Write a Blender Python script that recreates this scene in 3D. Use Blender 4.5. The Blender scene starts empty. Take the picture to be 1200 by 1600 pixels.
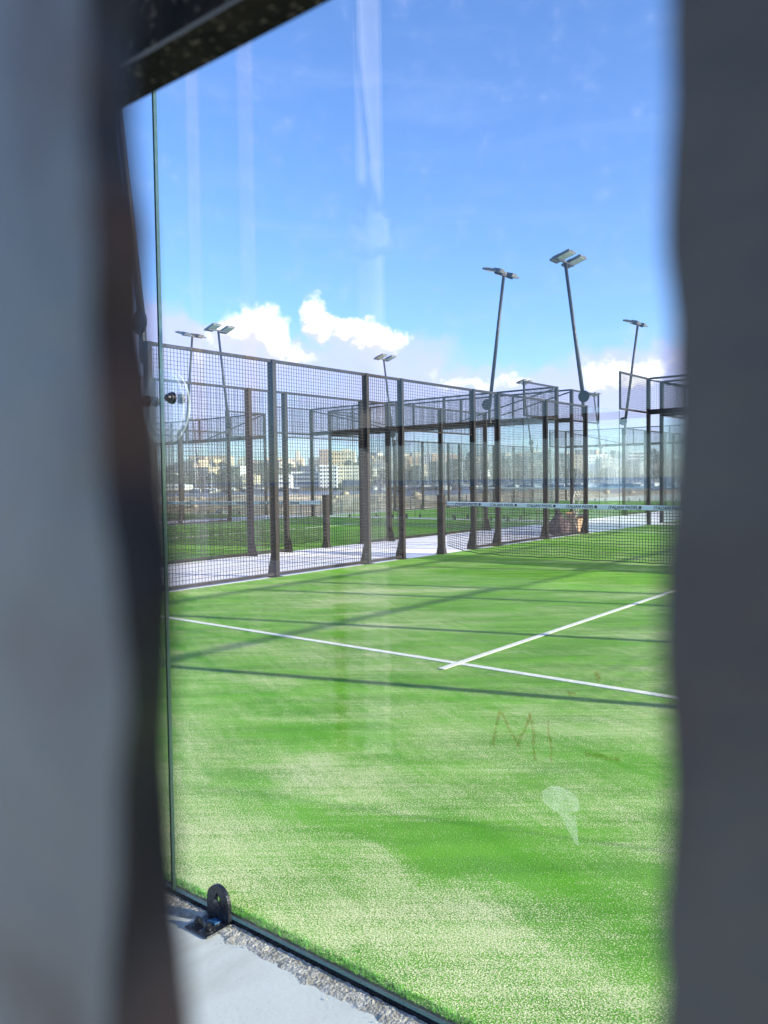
import bpy, math, random
from mathutils import Vector, Matrix, noise
random.seed(7)
sc = bpy.context.scene
COL = sc.collection
D = bpy.data
rad = math.radians

# ------------------------------------------------------------------ camera maths
CAM = Vector((3.1738, -1.7126, 1.3199))
RV = Vector((.77865458, .62729513, -.01406648))
UV = Vector((-.01390886, .03966911, .99911606))
FV = Vector((-.62729864, .77777065, -.03961349))
FPX = 1254.445
def pix_dir(px, py):
    return (FV * FPX + RV * (px - 600) - UV * (py - 800)).normalized()
def on_z(px, py, z=0.0):
    d = pix_dir(px, py); return CAM + d * ((z - CAM.z) / d.z)
FH = Vector((FV.x, FV.y, 0)).normalized()
RH = Vector((FH.y, -FH.x, 0))
def far(px, depth, z):                       # point at a depth along the horizontal heading
    k = depth * (px - 600) / FPX
    p = CAM + FH * depth + RH * k
    return Vector((p.x, p.y, z))
def far_z(px, py, depth):                    # height that shows at that pixel
    hor = 750 - (px - 600) * .0137
    return CAM.z + (hor - py) * depth / FPX

# ------------------------------------------------------------------ materials
def new_mat(name):
    m = D.materials.new(name); m.use_nodes = True
    nt = m.node_tree; nt.nodes.clear()
    return m, nt
class N:
    def __init__(s, nt): s.nt = nt
    def n(s, t, **kw):
        x = s.nt.nodes.new(t)
        for k, v in kw.items():
            if k == 'inp':
                for a, b in v.items():
                    if isinstance(b, bpy.types.NodeSocket): s.nt.links.new(b, x.inputs[a])
                    else: x.inputs[a].default_value = b
            else: setattr(x, k, v)
        return x
    def math(s, op, a, b=0.0, c=None, clamp=False):
        x = s.n('ShaderNodeMath', operation=op, use_clamp=clamp)
        for i, v in enumerate((a, b) if c is None else (a, b, c)):
            if isinstance(v, bpy.types.NodeSocket): s.nt.links.new(v, x.inputs[i])
            else: x.inputs[i].default_value = v
        return x.outputs[0]
    def vmath(s, op, a, b=(0, 0, 0), out=0, scale=None):
        x = s.n('ShaderNodeVectorMath', operation=op)
        for i, v in enumerate((a, b)):
            if isinstance(v, bpy.types.NodeSocket): s.nt.links.new(v, x.inputs[i])
            else: x.inputs[i].default_value = v
        if scale is not None:
            if isinstance(scale, bpy.types.NodeSocket): s.nt.links.new(scale, x.inputs['Scale'])
            else: x.inputs['Scale'].default_value = scale
        return x.outputs[out]
    def mix(s, f, a, b, blend='MIX'):
        x = s.n('ShaderNodeMix', data_type='RGBA', blend_type=blend)
        for i, v in ((0, f), (6, a), (7, b)):
            if isinstance(v, bpy.types.NodeSocket): s.nt.links.new(v, x.inputs[i])
            else: x.inputs[i].default_value = v if i == 0 else (*v, 1)
        return x.outputs[2]
    def noise(s, vec, scale, detail=2, rough=.5, dist=0):
        x = s.n('ShaderNodeTexNoise', inp={'Scale': scale, 'Detail': detail, 'Roughness': rough, 'Distortion': dist})
        if vec is not None: s.nt.links.new(vec, x.inputs['Vector'])
        return x.outputs['Fac']
    def ramp(s, f, lo, hi, a=0.0, b=1.0, smooth=True):
        x = s.n('ShaderNodeMapRange', interpolation_type='SMOOTHSTEP' if smooth else 'LINEAR')
        s.nt.links.new(f, x.inputs[0])
        for i, v in enumerate((lo, hi, a, b)):
            if isinstance(v, bpy.types.NodeSocket): s.nt.links.new(v, x.inputs[i + 1])
            else: x.inputs[i + 1].default_value = v
        return x.outputs[0]
    def pos(s): return s.n('ShaderNodeNewGeometry').outputs['Position']
    def obj(s): return s.n('ShaderNodeTexCoord').outputs['Object']
    def scalev(s, v, xyz): return s.vmath('MULTIPLY', v, xyz)
    def out(s, sh, disp=None):
        o = s.n('ShaderNodeOutputMaterial'); s.nt.links.new(sh, o.inputs['Surface'])
    def bsdf(s, col, rough=.6, metal=0, spec=.5, normal=None):
        b = s.n('ShaderNodeBsdfPrincipled')
        for k, v in (('Base Color', col), ('Roughness', rough), ('Metallic', metal), ('Specular IOR Level', spec)):
            if isinstance(v, bpy.types.NodeSocket): s.nt.links.new(v, b.inputs[k])
            else: b.inputs[k].default_value = (*v, 1) if k == 'Base Color' else v
        if normal is not None: s.nt.links.new(normal, b.inputs['Normal'])
        return b.outputs[0]
    def bump(s, h, strength=.3, dist=.01):
        b = s.n('ShaderNodeBump', inp={'Strength': strength, 'Distance': dist})
        s.nt.links.new(h, b.inputs['Height']); return b.outputs[0]

def mottled(name, c1, c2, scale=8, rough=.6, metal=0, spec=.5, bump=0, bscale=60, stretch=(1, 1, 1), lo=.35, hi=.65, world=False, detail=4):
    m, nt = new_mat(name); k = N(nt)
    v = k.scalev(k.pos() if world else k.obj(), stretch)
    f = k.ramp(k.noise(v, scale, detail, .6), lo, hi)
    col = k.mix(f, c1, c2)
    nrm = k.bump(k.noise(v, bscale, 3), bump, .01) if bump else None
    r = k.ramp(k.noise(v, scale * 2.3, 3), .3, .7, max(0, rough - .12), min(1, rough + .12))
    k.out(k.bsdf(col, r, metal, spec, nrm)); return m

M = {}
M['steel'] = mottled('dark_powder_coated_steel', (.006, .005, .005), (.014, .010, .0095), 5, .55, 0, .18, .05, 90, (1, 1, .25))
M['wire'] = mottled('dark_wire', (.004, .004, .005), (.010, .009, .010), 3, .6, 0, .25)
M['black'] = mottled('black_bracket_paint', (.006, .007, .010), (.016, .016, .02), 40, .3, 0, .5, .08, 300)
M['bolt'] = mottled('worn_bolt_metal', (.03, .03, .035), (.18, .17, .16), 60, .35, .6)
M['blue_plastic'] = mottled('blue_thread_lock', (.01, .05, .13), (.03, .12, .25), 60, .4)
M['lens'] = mottled('floodlight_lens', (.45, .47, .48), (.62, .64, .64), 20, .2)
M['lamp_body'] = mottled('floodlight_casing', (.06, .06, .065), (.12, .12, .125), 10, .4, .3)
M['pole'] = mottled('mast_paint', (.010, .012, .017), (.022, .025, .032), 6, .5, 0, .35)
M['tape'] = mottled('white_net_tape', (.84, .85, .90), (.92, .92, .95), 3, .7)
M['letter'] = mottled('navy_lettering', (.01, .015, .04), (.02, .025, .06), 9, .7)
M['netcord'] = mottled('black_net_cord', (.008, .008, .009), (.02, .02, .022), 12, .8)
M['white_paint'] = mottled('white_line_fibre', (.60, .60, .46), (.86, .84, .76), 70, .9, 0, .1, .3, 300, world=True)
M['white_pole_b'] = mottled('pale_painted_tube', (.62, .60, .66), (.68, .66, .72), 4, .5)
M['white_pole'] = mottled('white_painted_tube', (.26, .25, .33), (.32, .31, .38), 4, .5)
M['cardboard'] = mottled('cardboard', (.58, .36, .22), (.68, .44, .28), 9, .85)
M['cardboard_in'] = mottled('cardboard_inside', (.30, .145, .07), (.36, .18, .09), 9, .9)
M['sack'] = mottled('purple_grey_sack', (.075, .05, .07), (.22, .15, .16), 14, .9, 0, .2, .6, 50)
M['hose'] = mottled('cream_hose', (.6, .57, .5), (.72, .7, .64), 9, .5)
M['rock'] = mottled('pale_rock', (.30, .31, .33), (.5, .49, .46), 6, .95, 0, .2, .8, 12)
M['stone'] = mottled('sandy_stone', (.34, .26, .17), (.55, .46, .34), 3, .95, 0, .2, .6, 9)
M['mortar'] = mottled('rough_mortar', (.34, .30, .235), (.56, .51, .43), 45, .95, 0, .2, .9, 120, world=True)
M['rail'] = mottled('galvanised_rail', (.10, .105, .12), (.17, .175, .19), 5, .5, .4)

# slats through which the photo was taken
def slat_mat(name, a, b, rust):
    m, nt = new_mat(name); k = N(nt)
    p = k.pos()
    f = k.ramp(k.noise(k.scalev(p, (1, 1, .5)), 34, 3, .6), .35, .68)
    col = k.mix(f, a, b)
    r = k.ramp(k.noise(k.scalev(p, (1, 1, .8)), 46, 2, .5), .56, .72)
    col = k.mix(k.math('MULTIPLY', r, .7), col, rust)
    k.out(k.bsdf(col, .55, 0, .4, k.bump(k.noise(p, 300, 3), .3, .002))); return m
M['slat_a'] = slat_mat('weathered_grey_slat', (.120, .128, .118), (.162, .165, .150), (.075, .05, .04))
M['slat_b'] = slat_mat('dull_grey_slat', (.062, .058, .051), (.082, .077, .067), (.055, .045, .04))
M['slat_edge'] = slat_mat('shaded_slat_edge', (.015, .013, .013), (.045, .034, .030), (.11, .058, .036))  # side face: shade painted into the base colour, plus rust blotches

def beam_mat():
    m, nt = new_mat('speckled_dark_beam'); k = N(nt)
    p = k.pos()
    f = k.ramp(k.noise(p, 40, 4, .6), .35, .7)
    col = k.mix(f, (.003, .003, .0026), (.012, .0105, .0075))
    s = k.ramp(k.noise(p, 300, 2, .5), .58, .70)
    col = k.mix(k.math('MULTIPLY', s, .55), col, (.12, .11, .08))
    k.out(k.bsdf(col, .75, 0, .06, k.bump(k.noise(p, 150, 3), .25, .003))); return m
M['beam'] = beam_mat()
def groove_mat():
    m, nt = new_mat('glossy_beam_bevel'); k = N(nt)
    k.out(k.bsdf((.03, .04, .06), .12, .35, .9)); return m
M['bevel'] = groove_mat()

def glass_mat(name, tint, dust=.02, dscale=3.0):
    m, nt = new_mat(name); k = N(nt)
    lw = k.n('ShaderNodeLayerWeight', inp={'Blend': .5}).outputs['Facing']
    fr = k.math('ADD', k.math('MULTIPLY', k.math('POWER', lw, 5.0), .93), .026)
    t = k.n('ShaderNodeBsdfTransparent', inp={'Color': (*tint, 1)}).outputs[0]
    g = k.n('ShaderNodeBsdfGlossy', inp={'Roughness': .0, 'Color': (1, 1, 1, 1)}).outputs[0]
    mx = k.n('ShaderNodeMixShader', inp={0: fr, 1: t, 2: g}).outputs[0]
    d = k.n('ShaderNodeBsdfDiffuse', inp={'Color': (.8, .82, .84, 1)}).outputs[0]
    p = k.obj()
    dn = k.math('MULTIPLY', k.ramp(k.noise(p, dscale, 4, .6, .4), .45, .8), dust)
    mx = k.n('ShaderNodeMixShader', inp={0: dn, 1: mx, 2: d}).outputs[0]
    k.out(mx); return m
M['glass'] = glass_mat('tempered_glass', (.985, .995, .99), .012)
M['glass_far'] = glass_mat('dusty_tempered_glass', (.965, .99, .985), .022, 1.5)
M['clear'] = glass_mat('clear_polycarbonate', (.985, .985, .985), .015)
def edge_mat():
    m, nt = new_mat('green_glass_edge'); k = N(nt)
    k.out(k.bsdf((.035, .075, .058), .10, 0, .9)); return m
M['gedge'] = edge_mat()
def rim_mat():
    m, nt = new_mat('frosted_disc_rim'); k = N(nt)
    t = k.n('ShaderNodeBsdfTransparent').outputs[0]
    d = k.bsdf((.8, .84, .88), .2, 0, .8)
    k.out(k.n('ShaderNodeMixShader', inp={0: .15, 1: t, 2: d}).outputs[0]); return m
M['rim'] = rim_mat()
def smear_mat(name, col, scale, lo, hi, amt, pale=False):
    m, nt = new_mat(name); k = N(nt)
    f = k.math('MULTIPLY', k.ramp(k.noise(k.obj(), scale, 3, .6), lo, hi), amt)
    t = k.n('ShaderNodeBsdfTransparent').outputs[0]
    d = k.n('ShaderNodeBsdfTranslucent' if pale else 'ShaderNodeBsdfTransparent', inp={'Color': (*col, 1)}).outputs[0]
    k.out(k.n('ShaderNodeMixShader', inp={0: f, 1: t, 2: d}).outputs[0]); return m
M['rust_smear'] = smear_mat('rusty_dust_smear', (.80, .42, .18), 150, .2, .75, .55)
M['painted_reflection'] = smear_mat('pale_painted_reflection', (.85, .88, .78), 60, .0, .8, .30, True)  # reflection of a round bright object, painted onto the glass

def turf_mat():
    m, nt = new_mat('sanded_artificial_turf'); k = N(nt)
    p = k.pos()
    at = k.n('ShaderNodeAttribute', attribute_name='sand').outputs['Fac']
    rot = k.n('ShaderNodeVectorRotate', rotation_type='Z_AXIS', inp={'Vector': p, 'Angle': rad(28)}).outputs[0]
    rot2 = k.n('ShaderNodeVectorRotate', rotation_type='Z_AXIS', inp={'Vector': p, 'Angle': rad(-38)}).outputs[0]
    streak = k.noise(k.scalev(rot, (1.0, 7, 1)), 2.2, 4, .65)
    sweep = k.noise(k.scalev(rot2, (.8, 14, 1)), 2.6, 3, .6, .3)      # brush marks
    fine = k.noise(p, 26, 4, .7)
    clump = k.noise(k.scalev(rot, (1, 1.8, 1)), 62, 3, .65)
    c5 = lambda x, a: k.math('MULTIPLY', k.math('SUBTRACT', x, .5), a)
    dens = k.math('ADD', at, c5(streak, .7))
    dens = k.math('ADD', dens, c5(sweep, .8))
    broad = k.noise(k.scalev(rot2, (.5, 2.2, 1)), 1.15, 4, .6, .5)
    dens = k.math('ADD', dens, c5(broad, 1.3))
    dens = k.math('ADD', dens, c5(fine, .75))
    dens = k.math('ADD', dens, c5(clump, .9), clamp=True)
    grain = k.noise(p, 185, 3, .65)
    thr = k.math('SUBTRACT', .640, k.math('MULTIPLY', dens, .19))
    f = k.ramp(grain, k.math('SUBTRACT', thr, .035), k.math('ADD', thr, .035))
    g = k.mix(k.ramp(k.noise(p, 190, 3, .7), .36, .64), TG[0], TG[1])
    g = k.mix(k.math('MULTIPLY', k.ramp(k.noise(k.scalev(rot2, (1, 4, 1)), 1.3, 4), .3, .7), .6), g, TG[2])
    col = k.mix(f, g, k.mix(k.ramp(k.noise(p, 210, 2), .35, .65), TG[3], TG[4]))
    h = k.math('ADD', k.math('MULTIPLY', grain, .6), k.noise(p, 280, 2))
    k.out(k.bsdf(col, .8, 0, .1, k.bump(h, 1.0, .008))); return m
TG = [(.018, .090, .002), (.125, .42, .006), (.140, .43, .008), (.44, .47, .22), (.78, .78, .48)]
M['turf'] = turf_mat()
M['blade'] = mottled('turf_fibre', (.03, .16, .012), (.09, .32, .03), 30, .7)

def concrete(name, a, b, c):
    m, nt = new_mat(name); k = N(nt)
    p = k.pos()
    col = k.mix(k.ramp(k.noise(p, 1.3, 5, .65), .3, .7), a, b)
    st = k.ramp(k.noise(k.scalev(p, (1.0, .35, 1)), 2.1, 5, .7, .6), .55, .72)
    col = k.mix(k.math('MULTIPLY', st, .8), col, c)
    col = k.mix(k.math('MULTIPLY', k.ramp(k.noise(p, 90, 2), .55, .8), .18), col, (.2, .2, .2))
    k.out(k.bsdf(col, .8, 0, .3, k.bump(k.noise(p, 70, 4), .15, .004))); return m
M['concrete'] = concrete('pale_concrete', (.58, .575, .50), (.68, .665, .58), (.50, .46, .38))
M['path'] = concrete('pinkish_pale_concrete', (.78, .74, .77), (.88, .85, .88), (.72, .63, .52))
M['joint'] = mottled('dark_slab_joint', (.05, .05, .055), (.1, .1, .1), 12, .9)

def terrain_mat():
    m, nt = new_mat('sandy_rubble'); k = N(nt)
    p = k.pos()
    col = k.mix(k.ramp(k.noise(p, .35, 6, .7), .3, .7), (.34, .26, .17), (.62, .54, .42))
    col = k.mix(k.ramp(k.noise(p, 1.3, 5, .7), .52, .72), col, (.22, .15, .09))
    col = k.mix(k.ramp(k.noise(p, .12, 4, .6), .55, .7), col, (.66, .63, .60))
    k.out(k.bsdf(col, .95, 0, .1, k.bump(k.noise(p, 2.2, 6, .7), .8, .25))); return m
M['terrain'] = terrain_mat()
def hill_mat():
    m, nt = new_mat('scrub_hillside'); k = N(nt)
    p = k.pos()
    z = k.n('ShaderNodeSeparateXYZ', inp={0: p}).outputs[2]
    w = k.vmath('ADD', k.scalev(p, (.006, .006, .22)), (0, 0, 0))
    band = k.noise(w, 1.6, 5, .65)
    col = k.mix(k.ramp(band, .38, .6), (.060, .066, .048), (.30, .255, .17))
    col = k.mix(k.ramp(k.noise(p, .05, 5, .7), .5, .66), col, (.055, .068, .045))
    k.out(k.bsdf(col, .95, 0, .1)); return m
M['hill'] = hill_mat()
def water_mat():
    m, nt = new_mat('harbour_water'); k = N(nt)
    p = k.pos()
    n_ = k.noise(k.scalev(p, (1, 1, 1)), .5, 4, .6)
    k.out(k.bsdf((.022, .045, .065), .25, 0, .5, k.bump(n_, .6, .4))); return m
M['water'] = water_mat()
def plain(name, c, v=.12, scale=.2, rough=.85):
    a = tuple(x * (1 - v) for x in c); b = tuple(min(1, x * (1 + v)) for x in c)
    return mottled(name, a, b, scale, rough)
M['lime1'] = plain('honey_limestone', (.58, .47, .31))
M['lime2'] = plain('pale_limestone', (.64, .57, .45))
M['lime3'] = plain('warm_limestone', (.52, .39, .27))
M['bwhite'] = plain('white_render', (.74, .73, .72))
M['bbrown'] = plain('brown_cladding', (.38, .26, .18))
M['bdark'] = plain('dark_facade', (.10, .11, .14))
M['win'] = mottled('window_glass', (.05, .07, .11), (.09, .11, .16), .6, .25)
M['winblue'] = mottled('blue_glazing', (.06, .085, .16), (.10, .13, .22), .3, .2)
M['hull'] = plain('white_hull', (.50, .51, .53), .1)
M['hulld'] = plain('navy_hull', (.04, .05, .09), .1)
M['mastm'] = plain('aluminium_mast', (.62, .63, .66), .05)
M['mastd'] = plain('dark_mast', (.16, .16, .18), .05)
M['sailcover'] = plain('blue_sail_cover', (.05, .08, .18), .1)
M['tree_leaf'] = mottled('dark_tree_leaf', (.03, .045, .02), (.06, .08, .035), .8, .9)
M['trunk'] = mottled('tree_bark', (.10, .075, .05), (.15, .11, .08), 2, .9)

# ------------------------------------------------------------------ mesh helpers
class MB:
    def __init__(s): s.v = []; s.f = []; s.mi = []
    def quad(s, pts, mi=0):
        i = len(s.v); s.v += [tuple(p) for p in pts]; s.f.append(tuple(range(i, i + len(pts)))); s.mi.append(mi)
    def box(s, c, d, mi=0, rot=None):
        i = len(s.v); hx, hy, hz = d[0] / 2, d[1] / 2, d[2] / 2
        for x in (-hx, hx):
            for y in (-hy, hy):
                for z in (-hz, hz):
                    p = Vector((x, y, z))
                    if rot is not None: p = rot @ p
                    s.v.append(tuple(p + Vector(c)))
        for f in ((0, 1, 3, 2), (4, 6, 7, 5), (0, 4, 5, 1), (2, 3, 7, 6), (0, 2, 6, 4), (1, 5, 7, 3)):
            s.f.append(tuple(i + a for a in f)); s.mi.append(mi)
    def b2(s, lo, hi, mi=0):
        s.box([(a + b) / 2 for a, b in zip(lo, hi)], [b - a for a, b in zip(lo, hi)], mi)
    def bar(s, a, b, w, h=None, mi=0):          # square bar from a to b
        a = Vector(a); b = Vector(b); h = h or w
        d = (b - a); L = d.length; d.normalize()
        up = Vector((0, 0, 1)) if abs(d.z) < .95 else Vector((0, 1, 0))
        x = up.cross(d).normalized(); y = d.cross(x)
        i = len(s.v)
        for p in (a, b):
            for q in ((-1, -1), (1, -1), (1, 1), (-1, 1)):
                s.v.append(tuple(p + x * (q[0] * w / 2) + y * (q[1] * h / 2)))
        for k in range(4):
            s.f.append((i + k, i + (k + 1) % 4, i + 4 + (k + 1) % 4, i + 4 + k)); s.mi.append(mi)
        s.f.append((i + 3, i + 2, i + 1, i)); s.f.append((i + 4, i + 5, i + 6, i + 7)); s.mi += [mi, mi]
    def tube(s, pts, r, n=10, mi=0, r2=None, caps=True):
        pts = [Vector(p) for p in pts]; i = len(s.v); m = len(pts)
        prev = None
        for j, p in enumerate(pts):
            d = (pts[min(j + 1, m - 1)] - pts[max(j - 1, 0)]).normalized()
            if prev is None:
                up = Vector((0, 0, 1)) if abs(d.z) < .9 else Vector((1, 0, 0))
                x = up.cross(d).normalized()
            else: x = (prev - d * prev.dot(d)).normalized()
            prev = x; y = d.cross(x)
            rr = r if r2 is None else r + (r2 - r) * j / (m - 1)
            for k in range(n):
                a = 2 * math.pi * k / n
                s.v.append(tuple(p + x * (math.cos(a) * rr) + y * (math.sin(a) * rr)))
        for j in range(m - 1):
            for k in range(n):
                s.f.append((i + j * n + k, i + j * n + (k + 1) % n, i + (j + 1) * n + (k + 1) % n, i + (j + 1) * n + k)); s.mi.append(mi)
        if caps:
            s.f.append(tuple(i + k for k in reversed(range(n)))); s.f.append(tuple(i + (m - 1) * n + k for k in range(n))); s.mi += [mi, mi]
    def prism(s, poly, a, b, mi=0, side=None):  # poly: list of 3D pts, extruded by vector b-a
        i = len(s.v); n = len(poly); dv = Vector(b) - Vector(a)
        s.v += [tuple(Vector(p)) for p in poly] + [tuple(Vector(p) + dv) for p in poly]
        s.f.append(tuple(i + k for k in reversed(range(n)))); s.f.append(tuple(i + n + k for k in range(n))); s.mi += [mi, mi]
        for k in range(n):
            s.f.append((i + k, i + (k + 1) % n, i + n + (k + 1) % n, i + n + k)); s.mi.append(mi if side is None else side)
    def lathe(s, c, axis, prof, n=20, mi=0):     # prof: (r, h) along axis
        axis = Vector(axis).normalized(); up = Vector((0, 0, 1)) if abs(axis.z) < .9 else Vector((1, 0, 0))
        x = up.cross(axis).normalized(); y = axis.cross(x); i = len(s.v); c = Vector(c)
        for r, h in prof:
            for k in range(n):
                a = 2 * math.pi * k / n
                s.v.append(tuple(c + axis * h + x * (r * math.cos(a)) + y * (r * math.sin(a))))
        for j in range(len(prof) - 1):
            for k in range(n):
                s.f.append((i + j * n + k, i + j * n + (k + 1) % n, i + (j + 1) * n + (k + 1) % n, i + (j + 1) * n + k)); s.mi.append(mi)
        s.f.append(tuple(i + k for k in reversed(range(n)))); s.f.append(tuple(i + (len(prof) - 1) * n + k for k in range(n))); s.mi += [mi, mi]
    def mesh(s, name, mats, smooth=False):
        me = D.meshes.new(name); me.from_pydata(s.v, [], s.f)
        for m in (mats if isinstance(mats, (list, tuple)) else [mats]): me.materials.append(m)
        if any(s.mi): me.polygons.foreach_set('material_index', s.mi)
        if smooth: me.polygons.foreach_set('use_smooth', [True] * len(me.polygons))
        me.update()
        import bmesh
        bm = bmesh.new(); bm.from_mesh(me); bmesh.ops.recalc_face_normals(bm, faces=bm.faces); bm.to_mesh(me); bm.free()
        return me
    def build(s, name, mats, parent=None, loc=(0, 0, 0), smooth=False, bevel=0):
        return put(name, s.mesh(name, mats, smooth), parent, loc, bevel=bevel)
def put(name, me, parent=None, loc=(0, 0, 0), rot=None, bevel=0):
    o = D.objects.new(name, me); COL.objects.link(o); o.location = loc
    if rot is not None: o.rotation_euler = rot
    if parent is not None: o.parent = parent
    if bevel:
        b = o.modifiers.new('bevel', 'BEVEL'); b.width = bevel; b.segments = 2; b.limit_method = 'ANGLE'; b.angle_limit = rad(40)
    return o
def tag(o, label=None, cat=None, group=None, kind=None):
    for k, v in (('label', label), ('category', cat), ('group', group), ('kind', kind)):
        if v: o[k] = v
    return o
def thing(name, label, cat, loc=(0, 0, 0), rz=0, group=None):
    o = D.objects.new(name, None); COL.objects.link(o); o.location = loc; o.rotation_euler = (0, 0, rz)
    o.empty_display_size = .2
    return tag(o, label, cat, group)
CACHE = {}
def cached(key, fn):
    if key not in CACHE: CACHE[key] = fn()
    return CACHE[key]

# ------------------------------------------------------------------ setting
def grid_mesh(name, x0, x1, y0, y1, nx, ny, zf, mat, smooth=True):
    v = []; f = []
    for j in range(ny + 1):
        for i in range(nx + 1):
            x = x0 + (x1 - x0) * i / nx; y = y0 + (y1 - y0) * j / ny
            v.append((x, y, zf(x, y)))
    for j in range(ny):
        for i in range(nx):
            a = j * (nx + 1) + i; f.append((a, a + 1, a + nx + 2, a + nx + 1))
    me = D.meshes.new(name); me.from_pydata(v, [], f); me.materials.append(mat)
    if smooth: me.polygons.foreach_set('use_smooth', [True] * len(f))
    return me

mb = MB(); mb.b2((-30.9, -8, -.30), (8.2, 20.45, -.012)); mb.b2((-18.6, 20.452, -.30), (8.2, 64, -.012))
tag(mb.build('concrete_slab', M['concrete']), kind='structure')
mb = MB(); mb.b2((-7.80, -8, -.0118), (-4.95, 64, -.008)); tag(mb.build('path', M['path']), kind='structure')
mb = MB(); mb.b2((-20.35, -8, -.0118), (-17.70, 20.4, -.008)); tag(mb.build('path', M['path']), kind='structure')
for jx, nm in ((-6.4, 'a'), (-19.0, 'b')):
    mb = MB(); mb.b2((jx - .006, -8, -.0078), (jx + .006, 20.4, -.0055)); tag(mb.build('slab_joint', M['joint']), kind='structure')

# sand brushed over the turf: (px segment in the photo, radius m, amount)
BL = [((470, 1215), (660, 1222), .20, .55), ((545, 1245), (640, 1262), .10, .4), ((890, 1235), (1045, 1320), .15, .45), ((630, 1140), (760, 1175), .22, .40),
      ((300, 1048), (440, 1062), .16, .45), ((340, 1000), (480, 1020), .22, .42), ((960, 1130), (1040, 1150), .25, .25),
      ((285, 1130), (330, 1200), .14, .4), ((560, 925), (760, 918), .2, .30), ((560, 975), (720, 980), .25, .38), ((560, 1020), (680, 1040), .2, .35),
      ((420, 1180), (540, 1190), .15, .25), ((600, 1340), (900, 1500), .07, .35), ((500, 1290), (800, 1400), .03, .3),
      ((450, 1140), (620, 1140), .11, -.65), ((760, 1098), (880, 1100), .10, -.5), ((330, 1200), (430, 1230), .05, -.45),
      ((480, 1275), (720, 1340), .10, -.55), ((720, 1340), (1060, 1490), .16, -.65), ((660, 1290), (1060, 1380), .10, -.35),
      ((620, 1190), (720, 1215), .10, -.3), ((300, 950), (520, 955), .3, -.3), ((700, 1000), (1000, 975), .3, -.15), ((850, 900), (1040, 905), .5, -.2)]
BLW = [(on_z(*a), on_z(*b), r, k) for a, b, r, k in BL]
def seg_d(x, y, a, b):
    dx, dy = b.x - a.x, b.y - a.y; t = ((x - a.x) * dx + (y - a.y) * dy) / (dx * dx + dy * dy); t = min(1, max(0, t))
    return math.hypot(x - a.x - dx * t, y - a.y - dy * t)
def sand_at(x, y, own):
    n1 = noise.noise((x * .55 + 3, y * .9, 1.3)); n2 = noise.noise((x * 1.6, y * 2.6, 4.2)); n3 = noise.noise((x * 5, y * 6, 9.2))
    s = .20 + .22 * n1 + .20 * n2 + .14 * n3
    if own:
        s += .10 * max(0, 1 - y / 12) + .10 * max(0, 1 - abs(y - 4.5) / 3.5)
        wx = x + .12 * n3; wy = y + .12 * noise.noise((x * 4, y * 4, 2.2))
        edge = .10 + .14 * max(0, min(1, (x - .8) / 1.6)) + .07 * n2
        s += .42 * max(0, min(1, 1 - (wy - edge) / .55)) if wy < edge + .55 else 0
        for a, b, r, k in BLW:
            d = seg_d(wx, wy, a, b)
            if d < r * 1.8: s += (.6 if k > 0 else .6) * k * (.5 + .5 * math.cos(math.pi * min(1, d / (r * 1.8))))
    else: s -= .12
    return max(0, min(1, s))
def turf(x0, x1, y0, y1, step, own):
    nx = int((x1 - x0) / step); ny = int((y1 - y0) / step)
    me = grid_mesh('court_turf', x0, x1, y0, y1, nx, ny, lambda x, y: 0.0, M['turf'])
    at = me.attributes.new('sand', 'FLOAT', 'POINT')
    at.data.foreach_set('value', [sand_at(v.co.x, v.co.y, own) for v in me.vertices])
    return tag(put('court_turf', me), kind='structure')
turf(-4.95, 5.0, -.135, 20.0, .05, True)
turf(-17.7, -7.8, -.1, 20.0, .2, False)
turf(-30.2, -20.35, -.1, 20.0, .25, False)
turf(-17.7, -7.8, 21.0, 41.0, .25, False)
turf(-4.95, 5.0, 21.0, 41.0, .5, False)
# white lines
def line(lo, hi):
    mb = MB(); n = max(2, int(max(hi[0] - lo[0], hi[1] - lo[1]) / .5))
    mb.b2((lo[0], lo[1], .0005), (hi[0], hi[1], .004)); return tag(mb.build('court_line', M['white_paint']), kind='structure')
line((-4.9, 3.02, 0), (4.95, 3.08, 0)); 
mb = MB(); mb.b2((-.026, 2.83, .0045), (.026, 16.95, .0075)); tag(mb.build('court_line', M['white_paint']), kind='structure')
line((-4.9, 16.92, 0), (4.95, 16.98, 0))
for cx, y0 in ((-12.75, 0), (-12.75, 21)):
    line((cx - 4.9, y0 + 3.02, 0), (cx + 4.9, y0 + 3.08, 0)); line((cx - 4.9, y0 + 16.92, 0), (cx + 4.9, y0 + 16.98, 0))
    mb = MB(); mb.b2((cx - .03, y0 + 2.83, .0045), (cx + .03, y0 + 16.95, .0075)); tag(mb.build('court_line', M['white_paint']), kind='structure')

# turf fringe and mortar strip at the foot of the glass
mb = MB()
for i in range(9000):
    x = random.uniform(.2, 5); y = random.uniform(-.138, -.105)
    h = random.uniform(.006, .022); a = random.uniform(0, 6.28); w = .0011
    tx = random.gauss(0, .006); ty = random.gauss(-.003, .005)
    dx, dy = math.cos(a) * w, math.sin(a) * w
    mb.quad([(x - dx, y - dy, -.002), (x + dx, y + dy, -.002), (x + tx, y + ty, h)])
me = D.meshes.new('turf_fringe'); me.from_pydata(mb.v, [], mb.f); me.materials.append(M['blade'])
tag(put('turf_fringe', me), kind='stuff')
def strip_h(x, y):
    e = -.245 - .035 * noise.noise((x * 5, 0, 3)) - .022 * noise.noise((x * 17, 2, 3))
    t = min(1, max(0, (y - e) / .03))
    return -.016 + t * (.0075 + .002 * noise.noise((x * 40, y * 40, 1)) + .0025 * noise.noise((x * 110, y * 110, 5)))
me = grid_mesh('mortar_strip', .2, 3.0, -.33, -.169, 560, 32, strip_h, M['mortar'], True)
tag(put('mortar_strip', me), kind='structure')
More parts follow.
